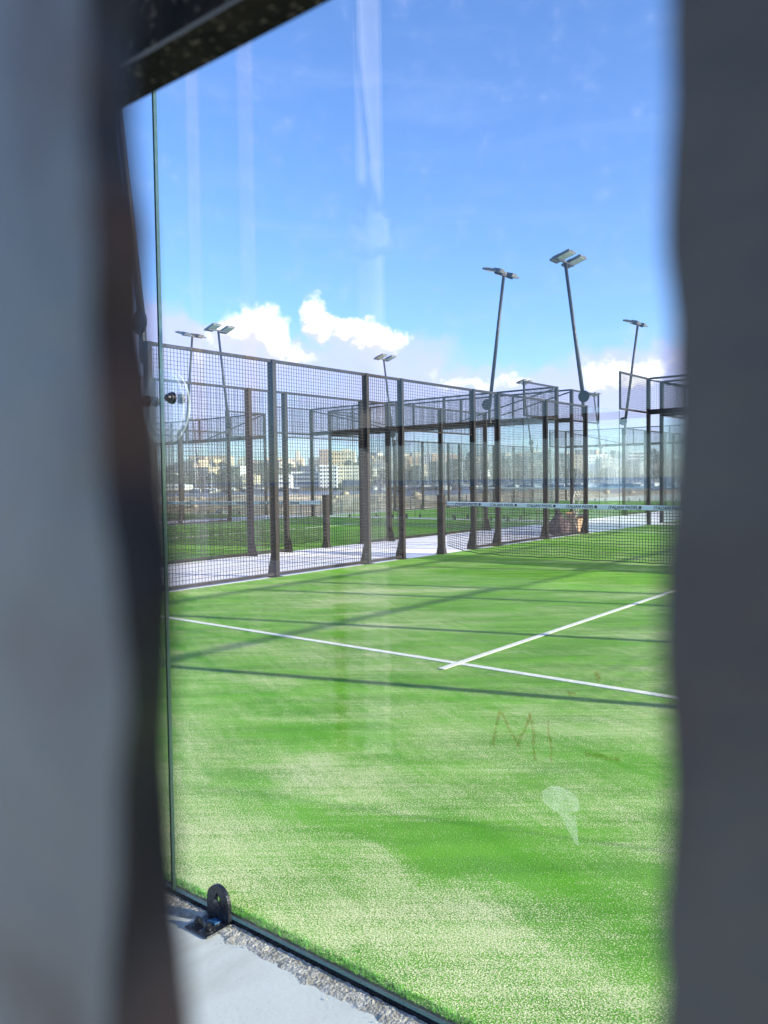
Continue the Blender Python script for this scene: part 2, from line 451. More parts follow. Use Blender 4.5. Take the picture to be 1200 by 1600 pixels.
mb = MB()
for i in range(900):
    x = random.uniform(.3, 2.9); y = -.172 - abs(random.gauss(.02, .03)); r = random.uniform(.0012, .0042)
    c = Vector((x, y, -.008 + r * .3)); pts = [c + Vector((random.uniform(-1, 1), random.uniform(-1, 1), random.uniform(-.6, .8))) * r for _ in range(4)]
    i0 = len(mb.v); mb.v += [tuple(p) for p in pts]
    for f in ((0, 1, 2), (0, 3, 1), (0, 2, 3), (1, 3, 2)): mb.f.append(tuple(i0 + q for q in f)); mb.mi.append(0)
tag(mb.build('mortar_crumbs', M['mortar']), kind='stuff')

# ------------------------------------------------------------------ court steelwork
def wire_mesh(w, h, pitch=.05, t=.0048):
    def mk():
        mb = MB(); n = round(w / pitch); m_ = round(h / pitch)
        for i in range(n + 1):
            x = w * i / n; mb.bar((0, x, 0), (0, x, h), t)
        for j in range(m_ + 1):
            z = h * j / m_; mb.bar((t, 0, z), (t, w, z), t)
        return mb.mesh('wire_mesh', M['wire'])
    return cached(('wm', round(w, 3), round(h, 3), pitch, t), mk)
def pane(w, h, mat, t=.012):
    def mk():
        mb = MB(); mb.b2((-t / 2, .004, 0), (t / 2, w - .004, h)); me = mb.mesh('glass_pane', [M[mat], M['gedge']])
        for p in me.polygons: p.material_index = 0 if abs(p.normal.x) > .5 else 1
        return me
    return cached(('pane', w, h, mat), mk)
def post_mesh(h, dx=.10, dy=.06):
    def mk():
        mb = MB(); mb.b2((-dx / 2, -dy / 2, 0), (dx / 2, dy / 2, h)); return mb.mesh('post', M['steel'])
    return cached(('post', h, dx, dy), mk)
def foot_mesh(s):
    def mk():
        mb = MB(); mb.b2((-.09, -.07, -.008), (.09, .07, .006))
        x0 = s * .05; x1 = s * .14
        for y in (-.028, .018): mb.prism([(x0, y, .0), (x1, y, .0), (x1 - s * .03, y, .12), (x0, y, .34)], (0, 0, 0), (0, .010, 0))
        mb.b2((min(x0, x1), -.028, -.008), (max(x0, x1), .028, .008))
        return mb.mesh('foot', M['steel'])
    return cached(('foot', s), mk)
def frame_mesh(w, h, t=.045):
    def mk():
        mb = MB(); mb.b2((-t / 2, 0, 0), (t / 2, t, h)); mb.b2((-t / 2, w - t, 0), (t / 2, w, h))
        mb.b2((-t / 2, t, h - t), (t / 2, w - t, h)); mb.b2((-t / 2, t, 0), (t / 2, w - t, t)); return mb.mesh('panel_frame', M['steel'])
    return cached(('fr', w, h, t), mk)
def bar_mesh(name, L, w, h):
    def mk():
        mb = MB(); mb.b2((-w / 2, 0, -h / 2), (w / 2, L, h / 2)); return mb.mesh(name, M['steel'])
    return cached((name, L, w, h), mk)
def clamp_small():
    def mk():
        mb = MB(); mb.b2((.008, -.05, -.012), (.10, .05, .0)); mb.prism([(.010, -.045, 0), (.010, .045, 0), (.010, .03, .11), (.010, 0, .125), (.010, -.03, .11)], (0, 0, 0), (.014, 0, 0))
        return mb.mesh('floor_clamp', M['black'])
    return cached('cs', mk)

POSTS = (4, 6, 8, 8.9, 11.1, 12, 14, 16)
def side_fence(X, Y0, s, label, far_glass=True, y_max=20, mid=False):
    t = thing('side_fence', label, 'fence', (X, Y0, 0), 0, 'mesh side fences of the padel courts')
    g = 'glass_far'
    for y in POSTS:
        if y > y_max: continue
        p = put('post', post_mesh(3.0), t, (0, y, 0)); put('foot', foot_mesh(s), p)
    for a, b in ((4, 6), (6, 8), (8, 8.9), (11.1, 12), (12, 14), (14, 16)):
        if b > y_max: continue
        put('mesh_panel', wire_mesh(round(b - a - .06, 3), 2.9), t, (0, a + .03, .06))
    if y_max > 11: put('mesh_panel', wire_mesh(2.14, .8), t, (0, 8.93, 2.16)); put('opening_rail', bar_mesh('opening_rail', 2.14, .02, .02), t, (0, 8.93, 2.15))
    L = min(16, y_max) - 4.0
    put('top_rail', bar_mesh('top_rail', L, .044, .04), t, (0, 4, 3.0 - .0185))
    for a, b in ((4, 8.9), (11.1, 16)):
        if b <= y_max: put('bottom_rail', bar_mesh('bottom_rail', b - a, .03, .035), t, (0, a, .035))
    if mid:
        put('middle_rail', bar_mesh('middle_rail', 4.9, .035, .035), t, (.004, 4, 2.2)); put('middle_rail', bar_mesh('middle_rail', 4.9, .035, .035), t, (.004, 11.1, 2.2))
    ends = [(0, 2, 1), (2, 4, 0)] + ([(18, 20, 1), (16, 18, 0)] if y_max >= 20 else [])
    for a, b, tall in ends:
        put('glass_pane', pane(2.0, 3.0, g), t, (0, a, .002))
        if tall:
            f = put('panel_frame', frame_mesh(2.0 - .06, .97), t, (0, a + .03, 3.03)); put('wire_mesh', wire_mesh(1.84, .86), f, (0, .05, .05))
    for y in ((0, 20) if y_max >= 20 else (0,)):
        put('corner_post', post_mesh(4.0, .09, .09), t, (s * .0, y + (.045 if y == 0 else -.045) * 0, 0))
    return t
F = 'glass and wire mesh side fence '
side_fence(-5.0, 0, -1, 'nearest dark side fence of steel posts and wire mesh, left of the green court')
side_fence(5.0, 0, 1, 'right side fence of the near court, hidden behind the blurred slat', mid=True)
side_fence(-7.75, 0, -1 + 2, 'dark mesh fence on the far side of the concrete path, facing the nearest fence')
side_fence(-17.75, 0, -1, 'far side fence of the neighbouring court on the left, behind its net')
side_fence(-20.3, 0, 1, 'mesh fence of the third court, across the second concrete path at left')
side_fence(-30.25, 0, -1, 'outermost mesh fence of the third court, in front of the sandy ground')
side_fence(-7.75, 21, 1, 'side fence of the back row court, starting beside the cardboard box')
side_fence(-17.75, 21, -1, 'side fence of the back row court standing before the marina masts')
side_fence(-5.0, 21, -1, 'back row side fence right behind the far glass corner, beside the right slat')

def end_wall(cx, Y, out, label, glass='glass_far', panes=True, braces=True, shift=0, near=False):
    # local frame: y runs along the wall, local +x points outwards
    t = thing('end_wall', label, 'glass wall', (cx, Y, 0), math.pi / 2 if out < 0 else -math.pi / 2, 'glass end walls of the padel courts')
    xs = [-4.95 + 1.98 * i for i in range(6)] if not near else None
    if not near:
        for i in range(5):
            put('glass_pane', pane(1.98, 3.0, glass), t, (0, xs[i], .002))
        for i in range(1, 5):
            for d in (-.3, .3): put('floor_clamp', clamp_small(), t, (-.02 - .1, xs[i] + d, .012))
    b = bar_mesh('top_beam', 9.9, .10, .13); put('top_beam', b, t, (.0, -4.95, 3.075))
    for i in range(5):
        put('mesh_panel', wire_mesh(1.93, .82), t, (0, -4.95 + 1.98 * i + .025, 3.145))
        if i: put('upright', post_mesh(.86, .05, .06), t, (0, -4.95 + 1.98 * i, 3.14))
    put('top_rail', bar_mesh('top_rail', 9.9, .05, .05), t, (0, -4.95, 3.985))
    for s in (-1, 1):
        mb = MB(); mb.bar((.05, s * 4.93, 3.93), (.05, s * 1.6, 3.15), .035); put('brace', cached(('br', s), lambda: mb.mesh('brace', M['steel'])), t)
    return t
end_wall(0, 20.0, 1, 'far glass end wall of the green court, at its right hand far corner')
end_wall(-12.75, 20.0, 1, 'glass end wall with mesh top behind the neighbouring court, in front of the white seafront buildings')
end_wall(-25.3, 20.0, 1, 'glass end wall closing the third court at far left')
end_wall(-12.75, 21.0, -1, 'near glass wall of the back row court, just behind the neighbouring end wall')
end_wall(0, 21.0, -1, 'near glass wall of the back row court behind the far right corner')
end_wall(-12.75, 41.0, 1, 'farthest glass wall, its beam seen small through the panes at right')

# the near glass wall through which we look
nw = end_wall(0, -.16, -1, 'near glass wall of clear panes joined by a round disc, with a black floor clamp', near=True)
nw.rotation_euler = (0, 0, 0)
for c in list(nw.children):                      # the near wall is kept in world axes
    c.location = (c.location.y, -c.location.x, c.location.z); c.rotation_euler = (0, 0, -math.pi / 2)
JX = 1.022
NP = []
for a, b in ((-4.95, JX - 4), (JX - 4, JX - 2), (JX - 2, JX), (JX, JX + 2), (JX + 2, 4.98)):
    mb = MB(); mb.b2((a + .004, -.006, 0), (b - .004, .006, 3.005)); me = mb.mesh('glass_pane', [M['glass'], M['gedge']])
    for p in me.polygons: p.material_index = 0 if abs(p.normal.y) > .5 else 1
    NP.append(put('glass_pane', me, nw, (0, 0, .004)))
mb = MB(); mb.b2((-4.95, -.0068, -.03), (5, .010, -.001)); mb.build('base_channel', M['black'], nw)
# round joint disc: a clear disc on each side of the glass, two knobs
jd = MB()
for y0, y1 in ((-.0145, -.0075), (.0075, .0145)):
    n = 48; i = len(jd.v)
    for y in (y0, y1):
        for k in range(n):
            a = 2 * math.pi * k / n; jd.v.append((math.cos(a) * .118, y, math.sin(a) * .118))
    jd.f.append(tuple(i + k for k in range(n))); jd.f.append(tuple(i + n + k for k in range(n))); jd.mi += [0, 0]
    for k in range(n): jd.f.append((i + k, i + (k + 1) % n, i + n + (k + 1) % n, i + n + k)); jd.mi.append(1)
disc = jd.build('joint_disc', [M['clear'], M['rim']], nw, (JX + .008, 0, 1.563))
for dx, dz in ((.070, .020), (-.062, .020)):
    k = MB(); k.lathe((0, -.0146, 0), (0, -1, 0), [(.019, 0), (.019, .005), (.0165, .006), (.0165, .013), (.011, .015), (.0105, .024), (.007, .028), (.002, .029)], 20)
    k.build('knob', M['black'], disc, (dx, 0, dz), smooth=False)
    k = MB(); k.lathe((0, .0146, 0), (0, 1, 0), [(.017, 0), (.017, .005), (.008, .008)], 20); k.build('knob_back', M['bolt'], disc, (dx, 0, dz))
# black floor clamp
fc = D.objects.new('floor_clamp', None); COL.objects.link(fc); fc.parent = nw; fc.location = (1.27, 0, 0)
def clamp_parts(parent):
    mb = MB(); mb.b2((-.052, -.108, -.0105), (.052, -.012, -.0045)); mb.build('base_plate', M['black'], parent, bevel=.004)
    mb = MB(); n = 26
    out = [(.050 * math.cos(a), .047 + .053 * math.sin(a)) for a in [math.pi * k / n for k in range(n + 1)]] + [(-.050, -.004), (.050, -.004)]
    inn = []
    # plate with a keyhole slot: strip between the outline and the slot outline
    m_ = 40
    def outer(t):
        a = 2 * math.pi * t; d = Vector((math.sin(a), math.cos(a)))
        # ray from slot centre (0,.055)
        best = 9
        for i in range(len(out)):
            p = Vector(out[i]); q = Vector(out[(i + 1) % len(out)]); c = Vector((0, .050))
            e = q - p; den = d.x * e.y - d.y * e.x
            if abs(den) < 1e-9: continue
            w = p - c; s_ = (w.x * e.y - w.y * e.x) / den; u = (w.x * d.y - w.y * d.x) / den
            if s_ > 0 and -1e-6 <= u <= 1 + 1e-6: best = min(best, s_)
        return (d.x * best, .050 + d.y * best)
    def slot(t):
        a = 2 * math.pi * t; c = math.cos(a)
        return (.0115 * math.sin(a) * (1.0 - .35 * max(0, c)), .050 + c * .026)
    i0 = len(mb.v)
    for k in range(m_):
        o_ = outer(k / m_); s_ = slot(k / m_)
        for y in (-.024, -.010):
            mb.v.append((o_[0], y, o_[1])); mb.v.append((s_[0], y, s_[1]))
    for k in range(m_):
        a = i0 + 4 * k; b = i0 + 4 * ((k + 1) % m_)
        for f in ((a, b, b + 1, a + 1), (a + 2, a + 3, b + 3, b + 2), (a, a + 2, b + 2, b), (a + 1, b + 1, b + 3, a + 3)):
            mb.f.append(f); mb.mi.append(0)
    mb.build('upright_plate', M['black'], parent, bevel=.0015)
    for x, y in ((-.024, -.078), (.024, -.078)):
        k = MB(); k.lathe((x, y, -.0045), (0, 0, 1), [(.019, 0), (.019, .003), (.012, .0035), (.012, .014), (.0085, .015), (.0085, .022), (.006, .024)], 16)
        k.build('anchor_bolt', M['bolt'] if x > 1 else M['black'], parent)
        k = MB(); k.lathe((x, y, -.0044), (0, 0, 1), [(.0205, 0), (.0205, .0022)], 20); k.build('washer', M['bolt'], parent)
    k = MB(); k.lathe((0, -.0245, .046), (0, -1, 0), [(.013, 0), (.013, .004), (.008, .006)], 18); k.build('clamp_screw', M['bolt'], parent)
    k = MB(); k.prism([(-.016, -.052, -.004), (.018, -.050, -.004), (.022, -.026, -.004), (-.010, -.026, -.004)], (0, 0, 0), (0, 0, .004)); k.build('packing_shim', M['blue_plastic'], parent)
clamp_parts(fc)
for x in (.77, -.7, -1.3, 2.75, 3.3):
    o = put('floor_clamp', clamp_small(), nw, (x, 0, 0), (0, 0, -math.pi / 2))
# rusty smears on the pane, and a pale reflection painted as an oval with a tail
def stroke(pts, w, name, mat, parent, y=-.0071):
    mb = MB()
    P = []
    for i in range(len(pts) - 1):
        a, b = Vector(pts[i]), Vector(pts[i + 1]); n = 6
        for k in range(n): P.append(a.lerp(b, k / n) + Vector((random.gauss(0, .0015), random.gauss(0, .0015))))
    P.append(Vector(pts[-1]))
    for i in range(len(P) - 1):
        d = (P[i + 1] - P[i]).normalized(); nn = Vector((-d.y, d.x)) * w * .5 * random.uniform(.6, 1.2)
        q = [P[i] - nn, P[i + 1] - nn, P[i + 1] + nn, P[i] + nn]
        mb.quad([(p.x, y - .0002 * (i % 2), p.y) for p in q])
    return mb.build(name, M[mat], parent)
pn = NP[3]
zz = -.004
stroke([(2.232, .715 + zz), (2.255, .802 + zz), (2.298, .728 + zz), (2.331, .808 + zz), (2.342, .705 + zz)], .008, 'rust_smear', 'rust_smear', pn)
stroke([(2.372, .80 + zz), (2.381, .705 + zz)], .006, 'rust_smear', 'rust_smear', pn)
stroke([(2.455, .738), (2.50, .742), (2.532, .742)], .010, 'rust_smear', 'rust_smear', pn)
stroke([(2.483, .915), (2.49, .895)], .014, 'rust_smear', 'rust_smear', pn)
stroke([(2.417, .862), (2.432, .862)], .012, 'rust_smear', 'rust_smear', pn)
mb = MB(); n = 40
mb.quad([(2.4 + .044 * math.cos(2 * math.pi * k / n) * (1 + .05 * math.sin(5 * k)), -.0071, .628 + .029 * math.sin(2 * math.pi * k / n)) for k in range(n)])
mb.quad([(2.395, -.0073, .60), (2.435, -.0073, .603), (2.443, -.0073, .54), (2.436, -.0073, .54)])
mb.build('painted_reflection', M['painted_reflection'], pn)

# ------------------------------------------------------------------ floodlight masts
def floodlight(x, y, s, label):           # s = direction of lean (away from its own court)
    t = thing('floodlight_mast', label, 'floodlight mast', (x, y, 0), 0, 'twin floodlight masts on the court fences')
    base = (s * .02, 0, 2.75); hinge = (s * .03, 0, 3.22); top = (s * .47, 0, 6.42)
    mb = MB(); mb.tube([base, hinge], .045, 12); mb.build('stub', M['pole'], t, smooth=False)
    mb = MB(); mb.tube([hinge, Vector(hinge).lerp(Vector(top), .5), top], .048, 12, r2=.038); mb.build('pole', M['pole'], t, smooth=True)
    mb = MB(); mb.lathe((-s * .02, -.06, 3.22), (0, -1, 0), [(.14, 0), (.14, .02)], 24); mb.build('hinge_plate', M['wire'], t)
    mb = MB(); mb.bar((top[0], -.42, 6.44), (top[0], .42, 6.44), .05); mb.build('crossbar', M['pole'], t)
    for yy in (-.30, .30):
        R_ = Matrix.Rotation(s * rad(17), 3, 'Y')
        mb = MB(); c = Vector((top[0] - s * .08, yy, 6.50))
        mb.box(c, (.52, .34, .05), 0, R_); mb.box(c + R_ @ Vector((s * .12, 0, .045)), (.2, .2, .05), 0, R_)
        for q in range(5): mb.box(c + R_ @ Vector((-s * (.02 + q * .045), 0, .035)), (.012, .28, .03), 0, R_)
        fl = mb.build('floodlight', M['lamp_body'], t)
        mb = MB(); mb.box(c + R_ @ Vector((-s * .07, 0, -.0275)), (.34, .29, .006), 0, R_); mb.build('lens', M['lens'], fl)
    return t
floodlight(-5.06, 16.08, -1, 'tallest leaning twin floodlight mast, rising from the last post of the nearest fence')
floodlight(-5.06, 4.0, -1, 'leaning floodlight mast beside the left slat, cropped at its top')
floodlight(5.06, 4.0, 1, 'floodlight mast of the near court hidden to the right')
floodlight(5.06, 16.0, 1, 'second floodlight mast of the near court hidden to the right')
floodlight(-7.72, 16.15, 1, 'floodlight mast leaning right over the path, second tallest, above the white net tape')
floodlight(-17.8, 16.1, -1, 'floodlight mast with bright lamps before the left cloud, leaning left')
floodlight(-20.2, 16.15, 1, 'leftmost floodlight mast with thin flat lamps, just right of the glass joint')
floodlight(-17.8, 25.0, -1, 'small floodlight mast under the middle cloud, leaning left')
floodlight(-7.72, 25.0, 1, 'floodlight mast with two lamps at far right, beside the pink cloud')
floodlight(-17.8, 37.0, -1, 'tiny floodlight mast seen behind the mesh corner at the middle right')
floodlight(-17.8, 46.0, -1, 'tiny distant floodlight mast between the two mesh corners at right')
floodlight(-50, 40, -1, 'tiny distant floodlight mast low at the left behind the mesh')

# ------------------------------------------------------------------ nets
def text_mesh():
    def mk():
        cu = D.curves.new('txt', 'FONT'); cu.body = 'ITALIAN PADEL'; cu.size = .064; cu.space_character = 1.05; cu.shear = .2; cu.offset = .0016
        o = D.objects.new('txt', cu); COL.objects.link(o)
        bpy.context.view_layer.update()
        dg = bpy.context.evaluated_depsgraph_get()
        me = D.meshes.new_from_object(o.evaluated_get(dg)); D.objects.remove(o)
        w = max(v.co.x for v in me.vertices)
        vs = [tuple(v.co) for v in me.vertices]; fs = [tuple(p.vertices) for p in me.polygons]
        i = len(vs); n = 20; r = .024                       # the ball mark after the words
        vs += [(w + .035 + r * math.cos(2 * math.pi * k / n), .02 + r * math.sin(2 * math.pi * k / n), 0) for k in range(n)]; fs.append(tuple(range(i, i + n)))
        m2 = D.meshes.new('lettering'); m2.from_pydata([(x, 0, y) for x, y, z in vs], [], fs); m2.materials.append(M['letter'])
        return m2
    return cached('text', mk)
def court_net(cx, Y, label, detail=True):
    t = thing('court_net', label, 'net', (cx, Y, 0), 0, 'court nets')
    W = 4.86
    top = lambda x: .88 + .04 * (abs(x) / W) ** 1.5
    bot = lambda x: max(.008, .035 + .018 * noise.noise((x * 2.1, Y, 0)) + .012 * noise.noise((x * 7, Y, 3)) + .11 * max(0, (abs(x) - 4.2) / .66))
    sag = lambda x, z: .02 * noise.noise((x * .9, z * 1.5, Y)) + .006 * noise.noise((x * 6, z * 6, Y))
    p = .045; nx = int(2 * W / p); nz = 19; T = .0050 if detail else .005
    def P(i, j):
        x = -W + 2 * W * i / nx; a = j / nz; z = bot(x) * (1 - a) + (top(x) - .02) * a
        return Vector((x + .004 * noise.noise((x * 9, z * 9, 7)), sag(x, z), z + .004 * noise.noise((x * 8, z * 11, 2))))
    mb = MB(); G = [[P(i, j) for j in range(nz + 1)] for i in range(nx + 1)]
    for i in range(nx + 1):
        for j in range(nz): mb.bar(G[i][j], G[i][j + 1], T)
    for j in range(nz + 1):
        w = T * 1.35 if j else T * 2.4
        for i in range(nx): mb.bar(G[i][j], G[i + 1][j], w)
    mb.build('net_mesh', M['netcord'], t)
    mb = MB(); n = 60
    for i in range(n):
        x0 = -W + 2 * W * i / n; x1 = -W + 2 * W * (i + 1) / n
        i0 = len(mb.v)
        for x in (x0, x1):
            for dy, dz in ((-.008, -.066), (-.010, 0), (0, .006), (.010, 0), (.008, -.066)): mb.v.append((x, dy, top(x) + dz))
        for k in range(5): mb.f.append((i0 + k, i0 + (k + 1) % 5, i0 + 5 + (k + 1) % 5, i0 + 5 + k)); mb.mi.append(0)
    tp = mb.build('tape', M['tape'], t)
    if detail:
        x = -W + .18
        while x < W - .5:
            put('lettering', text_mesh(), tp, (x, -.0112, top(x + .2) - .052)); x += .70
    else:
        pass
    for s in (-1, 1):
        mb = MB(); mb.b2((-.055, -.045, 0), (.055, .045, 1.04)); mb.b2((-.057, -.047, 1.04), (.057, .047, 1.048))
        pst = mb.build('net_post', M['steel'], t, (s * 4.99 + (0 if s > 0 else .0), 0, 0))
        mb = MB(); mb.b2((-.09, -.08, -.004), (.09, .08, .006)); mb.prism([(-.055, -.0452, .006), (-.085, -.0452, .006), (-.055, -.0452, .14)], (0, 0, 0), (0, .09, 0)); mb.prism([(.055, -.0452, .006), (.085, -.0452, .006), (.055, -.0452, .14)], (0, 0, 0), (0, .09, 0)); mb.build('foot', M['steel'], pst)
        mb = MB(); mb.bar((s * -.055, 0, .9), (s * -.14, 0, .9), .012); mb.build('tape_hook', M['bolt'], pst)
    return t
court_net(0.02, 10.0, 'nearest net with lettered white tape, hanging across the green court')
court_net(-12.75, 10.0, 'net of the neighbouring court behind the nearest fence, pale band at left')
court_net(-12.75, 31.0, 'far net of the back row court, seen small through the glass at right', detail=False)

# ------------------------------------------------------------------ loose things by the fence
t = thing('cardboard_box', 'open brown cardboard box on the path at the foot of the fence', 'box', (-5.36, 16.3, -.008), rad(78))
mb = MB(); w, h, d, e = .20, .34, .17, .006
mb.b2((-w, -d, 0), (w, -d + e, h)); mb.b2((-w, d - e, 0), (w, d, h)); mb.b2((-w, -d + e, 0), (-w + e, d - e, h)); mb.b2((w - e, -d + e, 0), (w, d - e, h)); mb.b2((-w + e, -d + e, 0), (w - e, d - e, e))
mb.build('carton', M['cardboard'], t)
mb = MB(); mb.box((0, d + .012, h + .075), (2 * w - .02, .006, .15), 0, Matrix.Rotation(rad(-8), 3, 'X')); mb.build('back_flap', M['cardboard_in'], t)
mb = MB(); mb.box((-w - .035, 0, h + .062), (.006, 2 * d - .02, .14), 0, Matrix.Rotation(rad(-28), 3, 'Y')); mb.build('side_flap', M['cardboard'], t)
mb = MB(); mb.box((w + .05, 0, h + .045), (.006, 2 * d - .02, .13), 0, Matrix.Rotation(rad(50), 3, 'Y')); mb.build('side_flap', M['cardboard'], t)
def lump(name, mat, loc, r, seed, label, cat, parent=None, squash=(1, 1, 1), tie=0, group=None, n=20, m_=14):
    mb = MB(); i0 = 0
    for j in range(m_ + 1):
        th = math.pi * j / m_
        for k in range(n):
            a = 2 * math.pi * k / n; dv = Vector((math.sin(th) * math.cos(a), math.sin(th) * math.sin(a), -math.cos(th)))
            q = 1 + .22 * noise.noise(dv * 1.6 + Vector((seed, 0, 0))) + .1 * noise.noise(dv * 4 + Vector((seed, 3, 0)))
            p = dv * r * q; z = p.z * squash[2]
            if z < -r * .62 * squash[2]: z = -r * .62 * squash[2]
            mb.v.append((p.x * squash[0], p.y * squash[1], z + r * .62 * squash[2]))
    for j in range(m_):
        for k in range(n): mb.f.append((j * n + k, j * n + (k + 1) % n, (j + 1) * n + (k + 1) % n, (j + 1) * n + k)); mb.mi.append(0)
    o = mb.build(name, mat, parent, loc, smooth=True)
    return tag(o, label, cat, group) if label else o
t = thing('sack', 'dark purple grey sack slumped beside the cardboard box', 'sack', (-5.42, 15.45, -.012))
lump('sack_body', M['sack'], (0, 0, 0), .26, 4.1, None, None, t, (.92, .92, 1.05))
mb = MB(); mb.lathe((.02, 0, .40), (.15, 0, 1), [(.10, 0), (.045, .06), (.04, .075), (.075, .11), (.06, .12)], 14); mb.build('tied_neck', M['sack'], t)
mb = MB()
pts = []
for k in range(40):
    a = k / 39; ang = rad(-60) + a * rad(560)
    pts.append((-5.22 + .02 * math.sin(ang * .7), 15.93 + .19 * math.cos(ang) + .03 * a, max(.02, .78 + .26 * math.sin(ang) - .12 * a)))
pts += [(-5.25, 16.02, .5), (-5.28, 15.98, .3), (-5.26, 16.05, .12), (-5.3, 16.12, .0)]
mb.tube(pts, .011, 8)
tag(mb.build('hose', M['hose'], smooth=True), 'cream coloured hose looped on the fence post above the cardboard box', 'hose')

# ------------------------------------------------------------------ slatted fence right in front of the lens
fen = thing('slatted_fence', 'blurred slatted fence close to the lens, its slats framing both sides of the view', 'fence', (CAM.x, CAM.y + .06, -.012))
SH = 13
def px_on(px, py, dy):                       # point on the plane dy ahead of the lens
    d = pix_dir(px, py); p = CAM + d * (dy / d.y); return p
def wobble(pts, z):
    if z <= pts[0][0]: return pts[0][1]
    for (z0, x0), (z1, x1) in zip(pts, pts[1:]):
        if z <= z1:
            f = (z - z0) / (z1 - z0); f = f * f * (3 - 2 * f); return x0 + (x1 - x0) * f
    return pts[-1][1]
def edge_curve(pts, dy):
    c = [(px_on(px, py, dy).z, px_on(px, py, dy).x) for py, px in pts]; c.sort(); return c
def shift(L, d): return [(a, b + d) for a, b in L]
def slat(front, back, dyf, dyb, side, mats, width, thick):
    fr = edge_curve(front, dyf); bk = edge_curve(back, dyb) if back else None
    zs = [0, .3, .6, .9, 1.1, 1.2] + [1.23 + .0022 * i for i in range(90)] + [1.45, 1.6, 1.8, 2.0]
    face = MB(); edge = MB(); rings = []
    for z in zs:
        nz = .0009 * noise.noise((0, side, z * 70)) + .0005 * noise.noise((5, side, z * 190))
        e = wobble(fr, z) + nz; b = (wobble(bk, z) + nz) if bk else e + side * .002
        o_ = e + side * width
        yb = dyb if bk else dyf + thick
        y0 = CAM.y
        rings.append([Vector((o_, y0 + dyf, z)), Vector((e, y0 + dyf, z)), Vector((b, y0 + yb, z)), Vector((b + side * (.02 if bk else -.0), y0 + (yb + .002 if bk else yb + .0001), z)), Vector((o_, y0 + (yb + .002 if bk else yb + .0001), z))])
    for q in range(5):
        w_ = edge if q in (1, 2) else face
        for j in range(len(zs) - 1):
            a, b = rings[j], rings[j + 1]; w_.quad([a[q], a[(q + 1) % 5], b[(q + 1) % 5], b[q]])
    face.quad(list(reversed(rings[0]))); face.quad(rings[-1])
    off = Vector(fen.location)
    def mk(w_, nm, mt, par):
        me = D.meshes.new(nm); me.from_pydata([tuple(Vector(v) - off) for v in w_.v], [], w_.f); me.materials.append(mt); return put(nm, me, par)
    b_ = mk(face, 'slat', mats[0], fen); mk(edge, 'worn_shaded_edge', mats[1], b_)
    return b_
Lf = [(1600, 165), (1300, 185), (1050, 190), (900, 180), (700, 160), (500, 145), (375, 140), (200, 130), (0, 135)]
Lb = [(1700, 300), (1600, 285), (1500, 275), (1400, 265), (1250, 258), (1150, 252), (1060, 250), (980, 260), (900, 266), (800, 258), (700, 244), (600, 234), (500, 222), (440, 214), (380, 216), (340, 214), (290, 198), (170, 192), (80, 196), (0, 206)]
Rf = [(1700, 1030), (1600, 1031), (1500, 1033), (1350, 1041), (1250, 1046), (1150, 1043), (1080, 1036), (940, 1034), (850, 1033), (760, 1036), (690, 1041), (600, 1046), (450, 1047), (340, 1044), (250, 1048), (120, 1047), (0, 1044)]
sl = slat(Lf, shift(Lb, SH), .0255, .0298, -1, (M['slat_a'], M['slat_edge']), .085, .016)
sr = slat(Rf, None, .050, 0, 1, (M['slat_b'], M['slat_edge']), .10, .034)
sl['label'] = 'blue grey slat on the left with a worn edge painted dark as in shade'; sr['label'] = 'dull dark grey slat on the right'
a, b = -1.9 - .77, 1.6 - .77
zb, yb, yf = 1.4771 + .012, .14, .1212
mb = MB()
mb.prism([(a, yb, zb), (a, yf, zb), (a, yf - .0005, zb + .0013), (a, yf - .0005, zb + .09), (a, yb, zb + .09)], (0, 0, 0), (b - a, 0, 0))
me = mb.mesh('cross_rail', [M['beam'], M['bevel']])
for p in me.polygons:
    if abs(p.center.z - (zb + .00065)) < .0003: p.material_index = 1
cr = put('cross_rail', me, fen); cr['label'] = 'dark speckled rail crossing the top left corner'
for x in (a + .03, b - .03):
    mb = MB(); mb.b2((x - .03, yb - .025, 0), (x + .03, yb - .001, zb - .0005)); mb.build('rail_post', M['steel'], fen)

# white posts behind the viewer, seen only as reflections in the glass
def white_post(x, y, label, boxed):
    t = thing('white_post', label, 'post', (x, y, -.012), rad(-38), 'white posts reflected in the glass')
    mb = MB(); mb.b2((-.06, -.06, 0), (.06, .06, 6.5)); mb.build('tube', M['white_pole' if not boxed else 'white_pole_b'], t, bevel=.008)
    mb = MB(); mb.b2((-.12, -.12, 0), (.12, .12, .012)); mb.build('base_plate', M['white_pole'], t)
    if boxed:
        mb = MB(); mb.b2((-.09, .062, 2.41), (.09, .16, 2.53)); mb.prism([(-.09, .062, 2.41), (.09, .062, 2.41), (0, .062, 2.385)], (0, 0, 0), (0, .098, 0)); mb.build('junction_box', M['tape'], t)
        mb = MB(); mb.tube([(.0, .11, 2.53), (.02, .09, 2.8), (-.03, .075, 3.3), (-.05, .072, 4.2), (-.05, .072, 6.4)], .009, 8); mb.build('cable', M['tape'], t)
    return t
white_post(.70, -1.60, 'white post with a junction box and cable, mirrored in the pane', True)
white_post(-2.1, -3.34, 'plain white post mirrored faintly in the pane, right of two', False)
white_post(-3.9, -4.2, 'plain white post mirrored faintly in the pane, left of two', False)

